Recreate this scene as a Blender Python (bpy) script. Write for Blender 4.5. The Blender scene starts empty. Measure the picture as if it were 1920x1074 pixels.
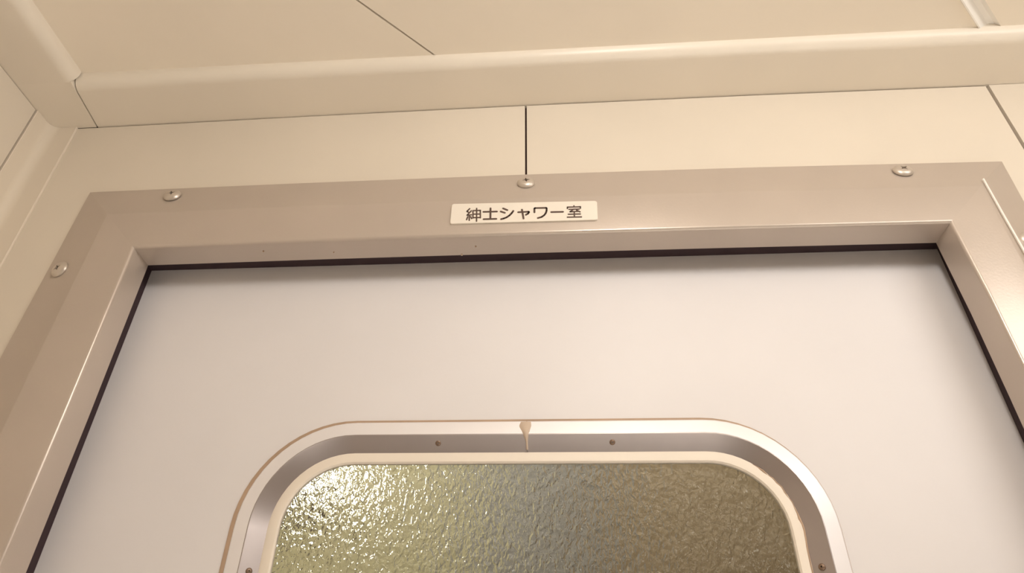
import bpy, bmesh, math, random
from mathutils import Vector, Matrix
random.seed(4)
C = bpy.context.scene.collection
SC = bpy.context.scene
Z0 = 1.90                      # height of the door opening's head; local z values below are relative to it

# ------------------------------------------------------------------ camera, world, light, exposure
def look(pitch, yaw, roll):
    cp, sp, cy, sy = math.cos(pitch), math.sin(pitch), math.cos(yaw), math.sin(yaw)
    f = Vector((sy*cp, cy*cp, sp)); r = Vector((cy, -sy, 0)); u = r.cross(f)
    r2 = math.cos(roll)*r + math.sin(roll)*u; u2 = -math.sin(roll)*r + math.cos(roll)*u
    return Matrix((r2, u2, -f)).transposed().to_4x4()
cd = bpy.data.cameras.new('camera'); cam = bpy.data.objects.new('camera', cd); C.objects.link(cam)
cam.matrix_world = Matrix.Translation((0.01641, -0.45902, -0.38416 + Z0)) @ look(0.60427, -0.09336, 0.02974)
cd.sensor_width = 36; cd.lens = 1264.95/1920*36; cd.clip_start = 0.01
cd.shift_x = (960-926.26)/1920; cd.shift_y = (556.37-537)/1920
SC.camera = cam
w = bpy.data.worlds.new('world'); SC.world = w; w.use_nodes = True
w.node_tree.nodes['Background'].inputs[0].default_value = (1, .85, .7, 1)
w.node_tree.nodes['Background'].inputs[1].default_value = 0.02
def area(name, loc, target, sx, sy, power, col):
    l = bpy.data.lights.new(name, 'AREA'); l.shape = 'RECTANGLE'; l.size = sx; l.size_y = sy
    l.energy = power; l.color = col
    o = bpy.data.objects.new(name, l); C.objects.link(o); o.location = loc
    d = Vector(target) - Vector(loc); o.rotation_euler = d.to_track_quat('-Z', 'Y').to_euler()
    return o
area('ceiling_lamp_light', (0.62, -0.52, 2.075), (0.22, -0.02, 1.58), 0.40, 0.30, 2.3, (1.0, 0.96, 0.91))
dl = area('bounce_fill', (0.75, -0.75, 2.05), (0.70, -0.75, 0.0), 0.35, 0.35, 17.0, (1.0, 0.96, 0.91)); dl.data.spread = math.radians(70)  # unseen fill, added so that floor bounce brightens the ceiling
pl = bpy.data.lights.new('passage_fill_light', 'POINT'); pl.energy = 4.2; pl.shadow_soft_size = .05; pl.color = (1.0, .955, .90)  # unseen fill light, added to brighten the door and wall
po = bpy.data.objects.new('passage_fill_light', pl); C.objects.link(po); po.location = (0.14, -0.55, 2.035)
SC.view_settings.view_transform = 'Standard'; SC.view_settings.look = 'None'
SC.view_settings.exposure = 0.36; SC.view_settings.gamma = 1.0; SC.view_settings.use_curve_mapping = False

# ------------------------------------------------------------------ helpers
ORG = {}
def place(o, parent, org):
    org = Vector(org); ORG[o.name] = org
    o.location = org - (ORG[parent.name] if parent else Vector((0, 0, 0)))
    if parent: o.parent = parent
    C.objects.link(o)
def obj(name, geo, m, parent=None, org=None, smooth=None):
    """one mesh object from (verts, faces); verts in world coordinates"""
    vs, fs = geo; vs = [Vector(v) for v in vs]
    if org is None:
        lo = [min(v[i] for v in vs) for i in range(3)]; hi = [max(v[i] for v in vs) for i in range(3)]
        org = ((lo[0]+hi[0])/2, (lo[1]+hi[1])/2, lo[2])
    org = Vector(org)
    me = bpy.data.meshes.new(name); me.from_pydata([v-org for v in vs], [], fs)
    bm = bmesh.new(); bm.from_mesh(me); bmesh.ops.remove_doubles(bm, verts=bm.verts, dist=1e-6)
    bmesh.ops.recalc_face_normals(bm, faces=bm.faces); bm.to_mesh(me); bm.free()
    me.materials.append(m)
    if smooth is not None:
        me.shade_smooth(); me.set_sharp_from_angle(angle=math.radians(smooth))
    o = bpy.data.objects.new(name, me); place(o, parent, org); return o
def empty(name, org):
    o = bpy.data.objects.new(name, None); o.empty_display_size = .1; place(o, None, org); return o
def tag(o, label, cat, kind=None, group=None):
    o['label'] = label; o['category'] = cat
    if kind: o['kind'] = kind
    if group: o['group'] = group
    return o
def box(x0, x1, y0, y1, z0, z1):
    v = [(x, y, z) for x in (x0, x1) for y in (y0, y1) for z in (z0, z1)]
    return v, [(0,1,3,2), (4,6,7,5), (0,4,5,1), (2,3,7,6), (0,2,6,4), (1,5,7,3)]
def join(*gs):
    V, F = [], []
    for v, f in gs:
        n = len(V); V += list(v); F += [tuple(i+n for i in q) for q in f]
    return V, F
def loft(sections, closed_profile=True, caps=True, ring=False):
    n = len(sections[0]); V = [p for s in sections for p in s]; F = []
    m = len(sections)
    for i in range(m if ring else m-1):
        a, b = i*n, ((i+1) % m)*n
        for j in range(n if closed_profile else n-1):
            k = (j+1) % n; F.append((a+j, a+k, b+k, b+j))
    if caps and closed_profile and not ring:
        F.append(tuple(range(n-1, -1, -1))); F.append(tuple((m-1)*n+j for j in range(n)))
    return V, F
def slab(poly, z0, z1):
    """horizontal polygon with thickness"""
    return loft([[(x, y, z0) for x, y in poly], [(x, y, z1) for x, y in poly]])
def vslab(poly, y0, y1):
    """upright polygon (x, z) with thickness in y"""
    return loft([[(x, y0, z) for x, z in poly], [(x, y1, z) for x, z in poly]])
def arc(cx, cy, r, a0, a1, n):
    return [(cx+r*math.cos(math.radians(a0+(a1-a0)*i/n)), cy+r*math.sin(math.radians(a0+(a1-a0)*i/n))) for i in range(n+1)]

# ------------------------------------------------------------------ materials
def mat(name, col, rough=.5, metal=0., var=.03, scale=6., bump=0., bscale=300., spec=.5, coat=0.):
    m = bpy.data.materials.new(name); m.use_nodes = True; nt = m.node_tree; N = nt.nodes; L = nt.links
    b = N['Principled BSDF']; b.inputs['Roughness'].default_value = rough; b.inputs['Metallic'].default_value = metal
    b.inputs['Specular IOR Level'].default_value = spec; b.inputs['Coat Weight'].default_value = coat
    tc = N.new('ShaderNodeTexCoord'); nz = N.new('ShaderNodeTexNoise'); nz.inputs['Scale'].default_value = scale
    nz.inputs['Detail'].default_value = 5; L.new(tc.outputs['Object'], nz.inputs['Vector'])
    cr = N.new('ShaderNodeValToRGB'); e = cr.color_ramp.elements
    e[0].position = .3; e[1].position = .7
    e[0].color = [c*(1-var) for c in col]+[1]; e[1].color = [min(1, c*(1+var)) for c in col]+[1]
    L.new(nz.outputs['Fac'], cr.inputs['Fac']); L.new(cr.outputs['Color'], b.inputs['Base Color'])
    if bump:
        n2 = N.new('ShaderNodeTexNoise'); n2.inputs['Scale'].default_value = bscale; n2.inputs['Detail'].default_value = 3
        L.new(tc.outputs['Object'], n2.inputs['Vector'])
        bp = N.new('ShaderNodeBump'); bp.inputs['Strength'].default_value = bump; bp.inputs['Distance'].default_value = .001
        L.new(n2.outputs['Fac'], bp.inputs['Height']); L.new(bp.outputs['Normal'], b.inputs['Normal'])
    return m
M = {}
M['panel']  = mat('cream_wall_panel', (.73, .648, .540), .45, bump=.05)
M['ceil']   = mat('cream_ceiling_panel', (.90, .81, .685), .5, bump=.05)
M['crown']  = mat('cream_moulding', (.80, .72, .61), .36, bump=.03)
M['corner'] = mat('cream_corner_trim', (.75, .66, .545), .4)
M['strip']  = mat('white_filler_and_highlight', (.92, .88, .82), .4)
M['frame']  = mat('satin_grey_frame', (.52, .440, .375), .29, .20, var=.03, scale=14, bump=.06, bscale=500, spec=.7)
M['door']   = mat('pale_door_paint', (.77, .735, .735), .5, bump=.04)
M['alu']    = mat('satin_aluminium', (.42, .375, .365), .36, .85, var=.03, scale=30)  # darkened copy: the trim bevel's shade is put into the colour
M['flange'] = mat('lit_aluminium', (.86, .83, .84), .42, .25, var=.02, scale=30)
M['gasket'] = mat('cream_rubber', (.86, .77, .66), .5)
M['seal']   = mat('tan_sealant', (.46, .32, .22), .6, var=.15, scale=25)
M['caulk']  = mat('beige_caulk', (.62, .49, .38), .6)
M['screw']  = mat('stainless_screw', (.62, .55, .48), .38, .6)
M['dscrew'] = mat('tarnished_screw', (.25, .17, .12), .45, .6)
M['sign']   = mat('ivory_plastic', (.83, .755, .655), .35)
M['ink']    = mat('brown_black_engraving', (.085, .045, .03), .6)
M['dark']   = mat('dark_cavity', (.05, .02, .016), .8)
M['floor']  = mat('pale_vinyl_floor', (.62, .60, .57), .5)
M['slot_shade'] = mat('black_brown_shade', (.035, .016, .02), .7)
M['plain']  = mat('cream_far_wall', (.76, .70, .62), .6)
M['s_left'] = mat('yellow_green_shower_wall', (.80, .74, .50), .5)
M['s_back'] = mat('grey_shower_wall', (.46, .46, .46), .5)
M['s_right']= mat('olive_brown_shower_wall', (.49, .385, .25), .5)
def glass_mat(hammered=True):
    m = bpy.data.materials.new('hammered_glass' if hammered else 'smooth_glass'); m.use_nodes = True; nt = m.node_tree; N = nt.nodes; L = nt.links
    b = N['Principled BSDF']; b.inputs['Base Color'].default_value = (.93, .94, .90, 1)
    b.inputs['Transmission Weight'].default_value = 1; b.inputs['Roughness'].default_value = .09; b.inputs['IOR'].default_value = 1.5; b.inputs['Specular IOR Level'].default_value = .3
    if not hammered:
        b.inputs['Roughness'].default_value = .02; return m
    tc = N.new('ShaderNodeTexCoord'); mp = N.new('ShaderNodeMapping'); mp.inputs['Scale'].default_value = (1, 1, .62)
    L.new(tc.outputs['Object'], mp.inputs['Vector'])
    n1 = N.new('ShaderNodeTexNoise'); n1.inputs['Scale'].default_value = 290; n1.inputs['Detail'].default_value = 2.5
    n1.inputs['Distortion'].default_value = .6
    L.new(mp.outputs['Vector'], n1.inputs['Vector'])
    bp = N.new('ShaderNodeBump'); bp.inputs['Strength'].default_value = .5; bp.inputs['Distance'].default_value = .004
    L.new(n1.outputs['Fac'], bp.inputs['Height']); L.new(bp.outputs['Normal'], b.inputs['Normal'])
    return m
M['glass'] = glass_mat(); M['glass_front'] = glass_mat(False)
def emis(name, col, s):
    m = bpy.data.materials.new(name); m.use_nodes = True; b = m.node_tree.nodes['Principled BSDF']
    b.inputs['Emission Color'].default_value = (*col, 1); b.inputs['Emission Strength'].default_value = s; return m
M['lamp'] = emis('lit_globe', (1, .95, .82), 13)

# ------------------------------------------------------------------ dimensions (metres)
YW = .0139        # wall face; the frame's front face is at y = 0
YR = .0274        # back end of the frame's reveal
YD = .0470        # face of the door leaf
ZC = .1885        # underside of the ceiling moulding (local z)
HC = .0125        # ceiling above that underside
XL, XR, YB = -.529, 1.60, -2.70     # room: left wall, right wall, wall behind the camera
def zc(x):        # the moulding sags a millimetre or two at its ends
    t = [(-.60, .1855), (-.47, .1855), (-.24, .1885), (0, .1900), (.23, .1902), (.463, .1885), (2, .1885)]
    for (a, za), (b, zb) in zip(t, t[1:]):
        if x <= b: return za + (zb-za)*(x-a)/(b-a)

# ------------------------------------------------------------------ the setting
fl = obj('floor', box(XL-.05, XR+.05, YB-.05, .06, -.05, 0), M['floor']); tag(fl, 'pale vinyl floor of the passage below the door', 'floor', 'structure')
wr = obj('wall_right', box(XR, XR+.05, YB-.05, .06, 0, 2.3), M['plain']); tag(wr, 'cream end wall of the passage beyond the right edge', 'wall', 'structure')
wb = obj('wall_back', box(XL-.05, XR+.05, YB-.05, YB, 0, 2.3), M['plain']); tag(wb, 'cream wall across the passage facing the door', 'wall', 'structure')

# front wall: dark backing with an opening, and panels with open joints between them
OX, OZ = .405, .045            # rough opening behind the frame
TOP = Z0 + ZC + .06
def around(x0, x1, ztops, y0, y1, z_open=OZ):
    """upright panel from the floor with its corner cut out by the opening; ztops is a list of (x, z) along the top, left to right"""
    top = [(x, z+Z0) for x, z in ztops]
    if x0 < -OX and x1 <= 0.01:      # opening at its right
        poly = [(x0, 0), (-OX, 0), (-OX, Z0+z_open), (x1, Z0+z_open)] + top[::-1]
    elif x0 >= -.01 and x1 > OX:     # opening at its left
        poly = [(x0, Z0+z_open), (OX, Z0+z_open), (OX, 0), (x1, 0)] + top[::-1]
    return vslab(poly, y0, y1)
wf = obj('wall_front', join(box(XL-.05, -OX, YW+.004, .06, 0, TOP), box(OX, XR+.05, YW+.004, .06, 0, TOP),
                            box(-OX, OX, YW+.004, .06, Z0+OZ, TOP)), M['dark'])
tag(wf, 'cream panelled wall with narrow dark joints above and around the door', 'wall', 'structure')
g = .0013
obj('wall_panel', around(-.5000, -.0011, [(x, zc(x)-g) for x in (-.5, -.47, -.24, -.0011)], YW, YW+.0038), M['panel'], wf)
obj('wall_panel', around(.0009, .4617, [(x, zc(x)-g) for x in (.0009, .23, .4617)], YW, YW+.0038), M['panel'], wf)
obj('wall_panel', vslab([(.4648, 0), (XR, 0), (XR, Z0+ZC-.0008), (.4648, Z0+ZC-.0004)], YW-.0005, YW+.0038), M['panel'], wf)

wl = obj('wall_left', box(XL-.05, XL-.004, YB-.05, .06, 0, TOP), M['dark']); tag(wl, 'cream panelled wall at the left, meeting the door wall in a corner', 'wall', 'structure')
obj('wall_panel', box(XL-.004, XL, -.72, -.0140, 0, Z0+ZC-.004), M['panel'], wl)
obj('wall_panel', box(XL-.004, XL, YB, -.7215, 0, Z0+ZC-.004), M['panel'], wl)

# ceiling: diagonal panels
zt = Z0+ZC+HC
ce = obj('ceiling', box(XL-.05, XR+.05, YB-.05, .06, zt+.012, zt+.05), M['dark']); tag(ce, 'cream ceiling of broad panels with slanting joints', 'ceiling', 'structure')
def clip(poly, a, b, c):     # keep a*x+b*y<=c
    out = []
    for i in range(len(poly)):
        p, q = poly[i], poly[(i+1) % len(poly)]
        dp, dq = a*p[0]+b*p[1]-c, a*q[0]+b*q[1]-c
        if dp <= 0: out.append(p)
        if dp*dq < 0:
            t = dp/(dp-dq); out.append((p[0]+(q[0]-p[0])*t, p[1]+(q[1]-p[1])*t))
    return out
R2 = math.sqrt(.5)
room = [(XL, YB), (XR, YB), (XR, YW), (XL, YW)]
qs = [-.782, -.407, -.032, .3375, .718, 1.093, 1.468, 1.843]
for i in range(len(qs)-1):
    lo, hi = qs[i]+.0009, qs[i+1]-.0009
    if i == 3: lo += .0125                      # the open joint is this much wider
    p = clip(clip(room, R2, -R2, hi), -R2, R2, -lo)
    if len(p) > 2: obj('ceiling_panel', slab(p, zt, zt+.012), M['ceil'], ce)
# the wide filled joint: a steep lit side and a shallow shaded side
def qpt(q, s, z): return ((q+s)*R2, (s-q)*R2, z)
prof = [(.3360, .0001), (.3366, -.0018), (.3376, -.0018), (.3436, .0045), (.3480, .0040), (.3510, .0007), (.3510, .0100), (.3360, .0100)]
obj('joint_filler', loft([[qpt(q, s, zt+z) for q, z in prof] for s in (-1.2, .300)]), M['strip'], ce)

# ceiling moulding: a flat board with a rounded lower edge, along the front wall and along the left wall
xs = [-.30, -.12, .05, .23, .463, .9, XR]
def crown_section(x, xj=None):
    z = Z0+zc(x); r = .0120
    pts = [(YW+.012, z+.03), (YW+.012, z), (-.033, z)] + [(-.033-r*math.sin(a), z+r-r*math.cos(a)) for a in [math.radians(15*k) for k in range(1, 7)]] + [(-.045, z+.03)]
    out = []
    for y, zz in pts:
        xx = x if xj is None else xj + (-.0040)*(y+.04)/.055*1.6
        out.append((xx, y, zz))
    return out
t1 = obj('trim_1', loft([crown_section(-.4700, -.4685)] + [crown_section(x) for x in xs]), M['crown'], smooth=40)
tag(t1, 'long cream ceiling moulding above the door, rounded along its lower edge', 'moulding', 'structure')
def left_crown(y, cut=False):
    z = Z0+zc(-.5)-.0004; r = .0120; xf = -.4755
    if cut:
        pts = [(XL-.004, z+.03), (XL-.004, z), (cut-.010, z), (cut-.004, z)] + [(cut, z+.0004)]*6 + [(cut, z+.03)]
    else:
        pts = [(XL-.004, z+.03), (XL-.004, z), (-.49, z), (xf, z)] + [(xf+r*math.sin(a), z+r-r*math.cos(a)) for a in [math.radians(15*k) for k in range(1, 7)]] + [(xf+r, z+.03)]
    return [(x, y, zz) for x, zz in pts]
t2 = obj('trim_2', loft([left_crown(YB), left_crown(-.0462)]), M['crown'], smooth=40, org=(-.5, -.8, Z0+ZC))
tag(t2, 'cream ceiling moulding running along the left wall to the corner', 'moulding', 'structure')
def lc_end(y):
    z = Z0+zc(-.5)-.0004; xe = -.4685-.0040*(y+.04)/.055*1.6-.0013
    return [(XL-.004, y, z+.03), (XL-.004, y, z), (xe, y, z), (xe, y, z+.03)]
obj('moulding_end', loft([lc_end(-.0462), lc_end(YW)]), M['crown'], t2)

# upright corner trim with a hollow inner corner
tx, ty = -.5270, YW-.0020
cp = [(-.4978, YW), (-.4978, ty+.0006), (-.4984, ty)] + [(tx+.010*(1-math.sin(math.radians(a))), ty-.010*(1-math.cos(math.radians(a)))) for a in range(0, 91, 15)] + [(tx, -.0120), (tx-.0006, -.0126), (XL-.003, -.0126), (XL-.003, YW)]
t3 = obj('trim_3', loft([[(x, y, 0) for x, y in cp], [(x, y, Z0+.1850) for x, y in cp]]), M['corner'], smooth=35)
tag(t3, 'upright cream corner trim between the left wall and the door wall', 'corner trim', 'structure')

# ------------------------------------------------------------------ door frame
frame = empty('door_frame', (0, .02, 0))
tag(frame, 'satin grey metal frame around the pale door, fixed with round screws', 'door frame', 'thing')
def frame_profile():
    # (u: 0 at the inner edge .. 1 at the outer edge, y)
    p = [(0, YR)]
    p += [((.0030-.0030*math.cos(math.radians(a)))/.08, .0030-.0030*math.sin(math.radians(a))) for a in range(0, 91, 15)]
    p += [(.30, 0), (.500, 0), (.520, .0002), (.540, .0010), (.97, .0105), (1.0, .0112), (1.0, YW+.0002), (.05, YW+.0002), (.05, YR)]
    return p
FP = frame_profile()
def fsec(inner, outer):
    (xi, zi), (xo, zo) = inner, outer
    return [(xi+(xo-xi)*u, y, Z0+zi+(zo-zi)*u) for u, y in FP]
IL, IR, OL, OR = (-.3622, -.0008), (.3578, -.0004), (-.4430, .0828), (.4345, .0792)
head = obj('frame_head', loft([fsec(IL, OL), fsec((-.18, .0006), (-.22, .0846)), fsec((0, .0010), (0, .0850)), fsec((.18, .0006), (.22, .0832)), fsec(IR, OR)]), M['frame'], frame, smooth=32)
jl = obj('frame_jamb', loft([fsec(IL, OL), fsec((-.3616, -.16), (-.4500, -.112)), fsec((-.3626, -.30), (-.4500, -.30)), fsec((-.3626, -Z0), (-.4460, -Z0))]), M['frame'], frame, smooth=32)
jr = obj('frame_jamb', loft([fsec(IR, OR), fsec((.3604, -.075), (.4338, .024)), fsec((.3610, -.15), (.4360, -.15)), fsec((.3610, -Z0), (.4400, -Z0))]), M['frame'], frame, smooth=32)

def screw_geo(cx, cy, cz, r, h, nrm, spin=0., cross=.30):
    """pan-head screw with a cross recess, its axis along nrm"""
    V, F = [], []
    n = 24; rings = [(1.0, 0), (1.0, .25), (.93, .50), (.80, .72), (.66, .86), (.57, .92)]
    q = Vector((0, 0, 1)).rotation_difference(Vector(nrm).normalized())
    rm = Matrix.Rotation(spin, 3, 'Z')
    for k, (a, b) in enumerate(rings):
        for i in range(n):
            t = 2*math.pi*i/n; V.append((a*r*math.cos(t), a*r*math.sin(t), b*h))
    for k in range(len(rings)-1):
        for i in range(n):
            j = (i+1) % n; F.append((k*n+i, k*n+j, (k+1)*n+j, (k+1)*n+i))
    base = (len(rings)-1)*n                      # crown of the head: the cross is sunk into it
    inner = []
    for i in range(n):
        d = min(i % 6, 6-i % 6); rr = .50 if d == 0 else (.27 if d == 1 else .20)
        t = 2*math.pi*i/n; inner.append((rr*r*math.cos(t), rr*r*math.sin(t), .97*h))
    o1 = len(V); V += inner
    for i in range(n):
        j = (i+1) % n; F.append((base+i, base+j, o1+j, o1+i))
    o2 = len(V); V += [(x*.8, y*.8, .15*h) for x, y, z in inner]
    for i in range(n):
        j = (i+1) % n; F.append((o1+i, o1+j, o2+j, o2+i))
    F.append(tuple(o2+i for i in range(n)))
    return [Vector((cx, cy, cz)) + q @ (rm @ Vector(v)) for v in V], F
def yface(u):            # y of the sloping outer part of the frame
    return .0010 + (.0105-.0010)*(u-.54)/(.97-.54)
for (x, z), par, nr in (((-.3492, .0690), head, (0, -1, .26)), ((.0002, .0688), head, (0, -1, .26)), ((.3420, .0668), head, (0, -1, .26)),
                        ((-.4300, -.0195), jl, (-.26, -1, 0)), ((.4165, -.0170), jr, (.26, -1, 0))):
    s = obj('screw', screw_geo(x, yface(.80)-.0002, Z0+z, .0084, .0040, nr, random.uniform(0, 1.5)), M['screw'], par, smooth=30)
# dark strip standing in for the shade in the slot round the door
obj('shade_strip', join(box(-.385, .385, YR+.0006, YD-.0004, Z0+.0075, Z0+.030), box(-.392, -.3622-.0090, YR+.0006, YD-.0004, .01, Z0+.030),
                        box(.3610+.0090, .392, YR+.0006, YD-.0004, .01, Z0+.030)), M['slot_shade'], frame)
# pale strip standing in for the highlight on the right jamb's fold
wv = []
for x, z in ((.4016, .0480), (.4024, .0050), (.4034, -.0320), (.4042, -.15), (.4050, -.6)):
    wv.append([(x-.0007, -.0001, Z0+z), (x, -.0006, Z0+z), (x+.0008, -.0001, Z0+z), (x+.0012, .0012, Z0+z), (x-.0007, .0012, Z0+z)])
wo = obj('fold_highlight', loft(wv), M['strip'], jr, smooth=30); wo['label'] = 'painted highlight line along the fold'
# two chips of paint on the underside of the head and one hanging in the gap
for x, y, z, r, cm in ((-.243, .0120, 0, .0010, 'seal'), (-.178, .0170, .0004, .0007, 'seal'), (-.046, .0150, .0008, .0009, 'seal'), (-.060, .0262, .0006, .0012, 'caulk')):
    V, F = [], []
    for k, (a, h) in enumerate(((1.0, .0006), (.8, -.0006), (.3, -.0012))):
        for i in range(7):
            t = 2*math.pi*i/7; rr = r*a*random.uniform(.75, 1.2); V.append((x+rr*math.cos(t), y+rr*math.sin(t), Z0+z+h))
    for k in range(2):
        for i in range(7):
            j = (i+1) % 7; F.append((k*7+i, k*7+j, k*7+7+j, k*7+7+i))
    F.append(tuple(14+i for i in range(7)))
    obj('paint_chip', (V, F), M[cm], head)

# ------------------------------------------------------------------ door
door = empty('door_1', (0, YD+.02, 0))
tag(door, 'pale pinkish cream door with a round-cornered frosted window, set back in its frame', 'door', 'structure')
WX, WT, WBT, WR, WC = .2232, -.1566, -.72, .0848, -.0013       # outer outline of the window trim on the door face
NA = 14
def outline(off, y, wc=None):
    """rounded rectangle, inset by off, starting at top centre and running clockwise seen from the passage"""
    x1, z1, z0, r = WX-off, WT-off, WBT+off, max(.004, WR-off)
    pts = [(0, z1)]
    for cx, cz, a0 in ((x1-r, z1-r, 90), (x1-r, z0+r, 0), (-x1+r, z0+r, -90), (-x1+r, z1-r, -180)):
        pts += arc(cx, cz, r, a0, a0-90, NA)
    pts.insert(1+2*(NA+1), (0, z0))
    return [(x+(WC if wc is None else wc), y, Z0+z) for x, z in pts]
def ringed(profile, wc=None):                     # closed sweep of (inset, y) round the window
    secs = [outline(o, y, wc) for o, y in profile]
    m = len(secs[0]); return loft([[s[i] for s in secs] for i in range(m)], ring=True)
# leaf with its window hole: front, back, outer edge and hole edge
LX, LT = .392, .022
hole_f = outline(.0130, YD); hole_b = outline(.0130, YD+.036)
def leaf():
    m = len(hole_f)
    def rect(y):
        out = []
        for (x, _, z) in hole_f:                  # push the outline out to the leaf's rectangle
            zz = z-Z0; cz = (WT+WBT)/2
            hx, hz = LX, (LT-cz) if zz > cz else (cz+Z0-.006)
            s = min(hx/abs(x) if abs(x) > 1e-6 else 9e9, hz/abs(zz-cz) if abs(zz-cz) > 1e-6 else 9e9)
            out.append((x*s, y, Z0+cz+(zz-cz)*s))
        return out
    of, ob = rect(YD), rect(YD+.036)
    return loft([[hole_f[i], of[i], ob[i], hole_b[i]] for i in range(m)], ring=True)
lf = obj('door_leaf', leaf(), M['door'], door)
obj('sealant_bead', ringed([(-.0022, YD+.0005), (-.0016, YD-.0008), (.0002, YD-.0012), (.0025, YD-.0008), (.0025, YD+.0005)], WC-.0016), M['seal'], door, smooth=50)
RP = [(.0004, YD+.0004), (.0004, YD-.0014), (.0012, YD-.0020), (.0120, YD-.0042), (.0127, YD-.0043), (.0133, YD-.0037), (.0240, YD+.0030), (.0250, YD+.0037), (.0250, YD+.0090), (.0136, YD+.0090), (.0136, YD+.0004)]
secs = [outline(o, y) for o, y in RP]; mm = len(secs[0]); half = 1+2*(NA+1)
def half_ring(idx):
    rows = [[s[i % mm] for s in secs] for i in idx]
    for k in (0, -1):                             # leave a hair joint where the two halves meet
        sgn = 1 if rows[1][0][0] > WC else -1
        rows[k] = [(WC+sgn*.0003, y, z) for _, y, z in rows[k]]
    return loft(rows)
trims = [obj('window_trim', half_ring(range(0, half+1)), M['alu'], door, smooth=25),
         obj('window_trim', half_ring(range(half, mm+1)), M['alu'], door, smooth=25)]
obj('gasket', ringed([(.0245, YD+.0085), (.0245, YD+.0036), (.0255, YD+.0030), (.0320, YD+.0034), (.0332, YD+.0046), (.0332, YD+.0085)]), M['gasket'], door, smooth=40)
gl = [outline(.0310, YD+y) for y in (.0065, .0105)]
V = gl[0]+gl[1]; n = len(gl[0])
pane = obj('glass_pane', (V, [tuple(range(n)), tuple(range(2*n-1, n-1, -1))] + [(i, (i+1) % n, n+(i+1) % n, n+i) for i in range(n)]), M['glass'], door)
pane.data.materials.append(M['glass_front'])        # the pattern is pressed into the far face only
for p in pane.data.polygons: p.material_index = 0 if p.normal.y > .5 else 1
for t in trims:                                   # one metal in two colours: flange painted as lit, bevel as shaded
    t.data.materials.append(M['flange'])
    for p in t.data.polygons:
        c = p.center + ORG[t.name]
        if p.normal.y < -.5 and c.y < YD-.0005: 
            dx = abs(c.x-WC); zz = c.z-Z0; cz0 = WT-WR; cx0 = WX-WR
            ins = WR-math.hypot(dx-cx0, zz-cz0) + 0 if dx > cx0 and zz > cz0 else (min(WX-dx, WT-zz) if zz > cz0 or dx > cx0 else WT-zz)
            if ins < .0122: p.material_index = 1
for x, z, par, nr in ((.0657, -.1746, 0, (0, -1, -.62)), (.2025, -.2671, 0, (-.62, -1, 0)), (-.0723, -.1745, 1, (0, -1, -.62)), (-.2055, -.2729, 1, (.62, -1, 0))):
    obj('screw', screw_geo(x, YD+.0001, Z0+z, .0024, .0016, nr, .4), M['dscrew'], trims[par], smooth=30)
# ragged line of old sealant between the bevel and the gasket, on the right
path = [(WX-.0250-.0598+.0598*math.cos(math.radians(a))+WC, WT-.0250-.0598+.0598*math.sin(math.radians(a))) for a in range(56, -1, -4)]
path += [(WX-.0250+WC, WT-.0848-.012*k) for k in range(1, 30)]
def ragged():
    secs = []
    for i, (x, z) in enumerate(path):
        w = random.uniform(.0004, .0010)*(0.4 if i in (0, len(path)-1) else 1); d = Vector((path[min(i+1, len(path)-1)][0]-path[max(i-1, 0)][0], path[min(i+1, len(path)-1)][1]-path[max(i-1, 0)][1])).normalized()
        n = Vector((-d.y, d.x)); o = random.uniform(-.0006, .0006)
        secs.append([(x+n.x*(o+w*math.cos(a)), YD+.0034-1.1*w*math.sin(a), Z0+z+n.y*(o+w*math.cos(a))) for a in [math.pi*k/5 for k in range(6)]])
    return loft(secs)
obj('sealant_bead', ragged(), M['seal'], door, smooth=60)
# blob of caulk over the joint of the trim
def blob():
    V, F = [], []
    rows = [(.0010, .0082, .0060, -.0014), (.0050, .0070, .0042, -.0034), (.0100, .0042, .0026, -.0046), (.0128, .0030, .0014, -.0052), (.0180, .0008, .0008, -.0018), (.0235, .0009, .0010, .0018)]
    for off, l, r, y in rows:
        z = Z0+WT-off
        for t, d in ((-l, .0012), (-l*.55, -.0006), (0, -.0009), (r*.55, -.0006), (r, .0012)):
            V.append((t+WC, YD+y+d, z))
    for k in range(len(rows)-1):
        for i in range(4): F.append((k*5+i, k*5+i+1, k*5+6+i, k*5+5+i))
    return V, F
obj('caulk', blob(), M['caulk'], door, smooth=60)

# ------------------------------------------------------------------ name plate
sign = empty('sign_plate', (-.0019, 0, Z0+.0145))
tag(sign, 'small ivory plate with brown Japanese lettering on the frame above the door', 'sign')
PL = [(-.0684, .0146), (.0635, .0136), (.0648, .0362), (-.0683, .0380)]     # corners on the frame, slightly askew
def plate():
    c = [(-.0684, .0143), (.0637, .0135), (.0645, .0360), (-.0681, .0382)]; r = .0022; pts = []
    for i in range(4):
        p, a, b = Vector(c[i]), Vector(c[i-1]), Vector(c[(i+1) % 4])
        d1, d2 = (a-p).normalized(), (b-p).normalized()
        for k in range(5):
            t = k/4; pts.append(p + d1*r*(1-t)**2 + d2*r*t**2)
    m = sum((Vector(q) for q in c), Vector((0, 0)))/4
    ins = [q + (m-q).normalized()*.0005 for q in pts]
    return loft([[(x, .0002, Z0+z) for x, z in pts], [(x, -.0012, Z0+z) for x, z in pts], [(x, -.0016, Z0+z) for x, z in ins]])
obj('plate', plate(), M['sign'], sign)
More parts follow.
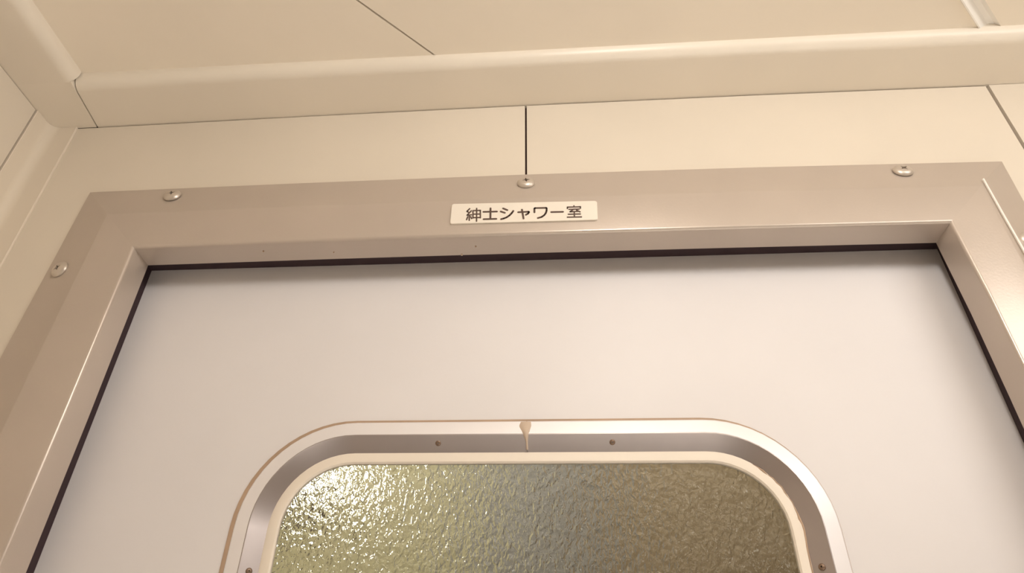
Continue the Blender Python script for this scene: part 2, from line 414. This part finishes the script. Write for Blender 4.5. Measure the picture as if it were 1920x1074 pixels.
GLYPHS = [
    [(0.00125, [(-0.05114, 0.03144), (-0.05341, 0.02833), (-0.05143, 0.02673)]), (0.00125, [(-0.04949, 0.02883), (-0.05306, 0.02362), (-0.04915, 0.02395)]), (0.00125, [(-0.05116, 0.02353), (-0.05088, 0.01738)]), (0.00125, [(-0.05247, 0.02176), (-0.05332, 0.01831)]), (0.00125, [(-0.04982, 0.02181), (-0.04883, 0.01944)]), (0.00125, [(-0.04797, 0.02893), (-0.04759, 0.02005)]), (0.00125, [(-0.04797, 0.02893), (-0.04124, 0.02897), (-0.04091, 0.01993)]), (0.00125, [(-0.04779, 0.02464), (-0.04108, 0.02452)]), (0.00125, [(-0.04761, 0.02047), (-0.04093, 0.02035)]), (0.00125, [(-0.0447, 0.03149), (-0.04422, 0.01611)])],
    [(0.0017, [(-0.03832, 0.02699), (-0.02605, 0.02687)]), (0.0017, [(-0.03197, 0.03101), (-0.03181, 0.01822)]), (0.0017, [(-0.03783, 0.01823), (-0.02648, 0.01816)])],
    [(0.0017, [(-0.02049, 0.03041), (-0.01667, 0.02822)]), (0.0017, [(-0.02258, 0.0268), (-0.01889, 0.02505)]), (0.0017, [(-0.02203, 0.01764), (-0.01966, 0.01828), (-0.01718, 0.0195), (-0.0147, 0.02162), (-0.01254, 0.02444), (-0.01124, 0.02697)])],
    [(0.0017, [(-0.00677, 0.02519), (0.00269, 0.02544), (0.003, 0.02484), (0.00218, 0.02322), (0.00017, 0.02181)]), (0.0017, [(-0.00339, 0.02814), (-0.00195, 0.01753)])],
    [(0.0017, [(0.00787, 0.02446), (0.00791, 0.02881), (0.00842, 0.02954), (0.01838, 0.02935), (0.01893, 0.02865), (0.01881, 0.02598), (0.01807, 0.0231), (0.01659, 0.02068), (0.01427, 0.01864), (0.01084, 0.01747)])],
    [(0.0017, [(0.02294, 0.02405), (0.03343, 0.02392)])],
    [(0.00125, [(0.04351, 0.03073), (0.04345, 0.0294)]), (0.00125, [(0.03753, 0.02765), (0.0376, 0.02932), (0.04922, 0.0293), (0.04913, 0.02747)]), (0.00125, [(0.03899, 0.02659), (0.04798, 0.0266)]), (0.00125, [(0.04302, 0.02658), (0.03974, 0.02373), (0.04705, 0.0239)]), (0.00125, [(0.04563, 0.02546), (0.04862, 0.02317)]), (0.00125, [(0.03815, 0.02082), (0.04875, 0.02069)]), (0.00125, [(0.04352, 0.02373), (0.0433, 0.01731)]), (0.00125, [(0.03716, 0.01741), (0.04956, 0.01721)])]]
def stroke(V, F, pts, w, y0, y1):
    def prism(poly):
        n = len(V); k = len(poly)
        V.extend([(x, y0, Z0+z) for x, z in poly]); V.extend([(x, y1, Z0+z) for x, z in poly])
        F.append(tuple(n+i for i in range(k))); F.append(tuple(n+k+i for i in range(k)))
        for i in range(k): F.append((n+i, n+(i+1) % k, n+k+(i+1) % k, n+k+i))
    for i, (a, b) in enumerate(zip(pts, pts[1:])):
        a, b = Vector(a), Vector(b); d = (b-a).normalized(); nn = Vector((-d.y, d.x))*w/2
        ang = math.degrees(math.atan2(d.y, d.x))
        prism(arc(b.x, b.y, w/2, ang-90, ang+90, 6) + arc(a.x, a.y, w/2, ang+90, ang+270, 6))
for strokes in GLYPHS:
    V, F = [], []
    for k, (wd, pts) in enumerate(strokes): stroke(V, F, pts, wd, -.0015, -.0019-.000004*k)
    obj('letter', (V, F), M['ink'], sign)

# ------------------------------------------------------------------ the room behind the glass
def st(name, geo, m, label, cat):
    o = obj(name, geo, m); tag(o, label, cat, 'structure'); return o
st('wall_shower_left', box(-.80, -.75, .07, 1.30, 0, 2.4), M['s_left'], 'yellowish wall dimly seen through the left of the glass', 'wall')
st('wall_shower_right', box(.80, .85, .07, 1.30, 0, 2.4), M['s_right'], 'brown side wall behind the door at the right', 'wall')
st('wall_shower_back', box(-.75, -.10, 1.10, 1.15, 0, 2.4), M['s_left'], 'yellow green wall dimly seen through the left middle of the glass', 'wall')
st('wall_shower_closet', box(.10, .80, .52, .57, 0, 2.4), M['s_right'], 'olive brown wall seen through the right half of the glass', 'wall')
st('floor_shower', box(-.75, .80, .07, 1.25, -.05, 0), M['plain'], 'pale floor of the room behind the door', 'floor')
st('ceiling_shower', box(-.80, .85, .07, 1.30, 2.4, 2.45), M['plain'], 'ceiling of the room behind the door', 'ceiling')
st('wall_shower_partition', box(-.10, .10, .62, .67, 0, 2.4), M['s_back'], 'grey partition dimly seen through the middle of the glass', 'wall')
area('shower_fill_light', (0.15, .30, 2.36), (0.15, .34, 1.0), .6, .15, 2.7, (1, .92, .78))  # unseen fill, added to brighten the walls behind the glass
area('shower_far_fill', (-.42, .72, 2.36), (-.42, .80, 1.0), .3, .3, 1.5, (1, .95, .82))  # second added fill, lifts the left and back walls
LX0, LY0, LZ0 = -.33, .52, 1.865
lamp = empty('wall_lamp', (LX0, LY0, LZ0-.07))
tag(lamp, 'bright lamp blurred behind the upper left of the hammered glass', 'lamp')
def globe(cx, cy, cz, r, squash=1.):
    V, F = [], []; n, m = 20, 12
    for j in range(m+1):
        a = math.pi*j/m
        for i in range(n):
            t = 2*math.pi*i/n; V.append((cx+r*math.sin(a)*math.cos(t), cy+r*math.sin(a)*math.sin(t), cz+squash*r*math.cos(a)))
    for j in range(m):
        for i in range(n):
            k = (i+1) % n; F.append((j*n+i, j*n+k, (j+1)*n+k, (j+1)*n+i))
    return V, F
obj('lamp_globe', globe(LX0, LY0, LZ0, .027), M['lamp'], lamp, smooth=60)
obj('lamp_arm', box(-.75, LX0+.02, LY0-.02, LY0+.02, LZ0-.075, LZ0-.045), M['alu'], lamp)
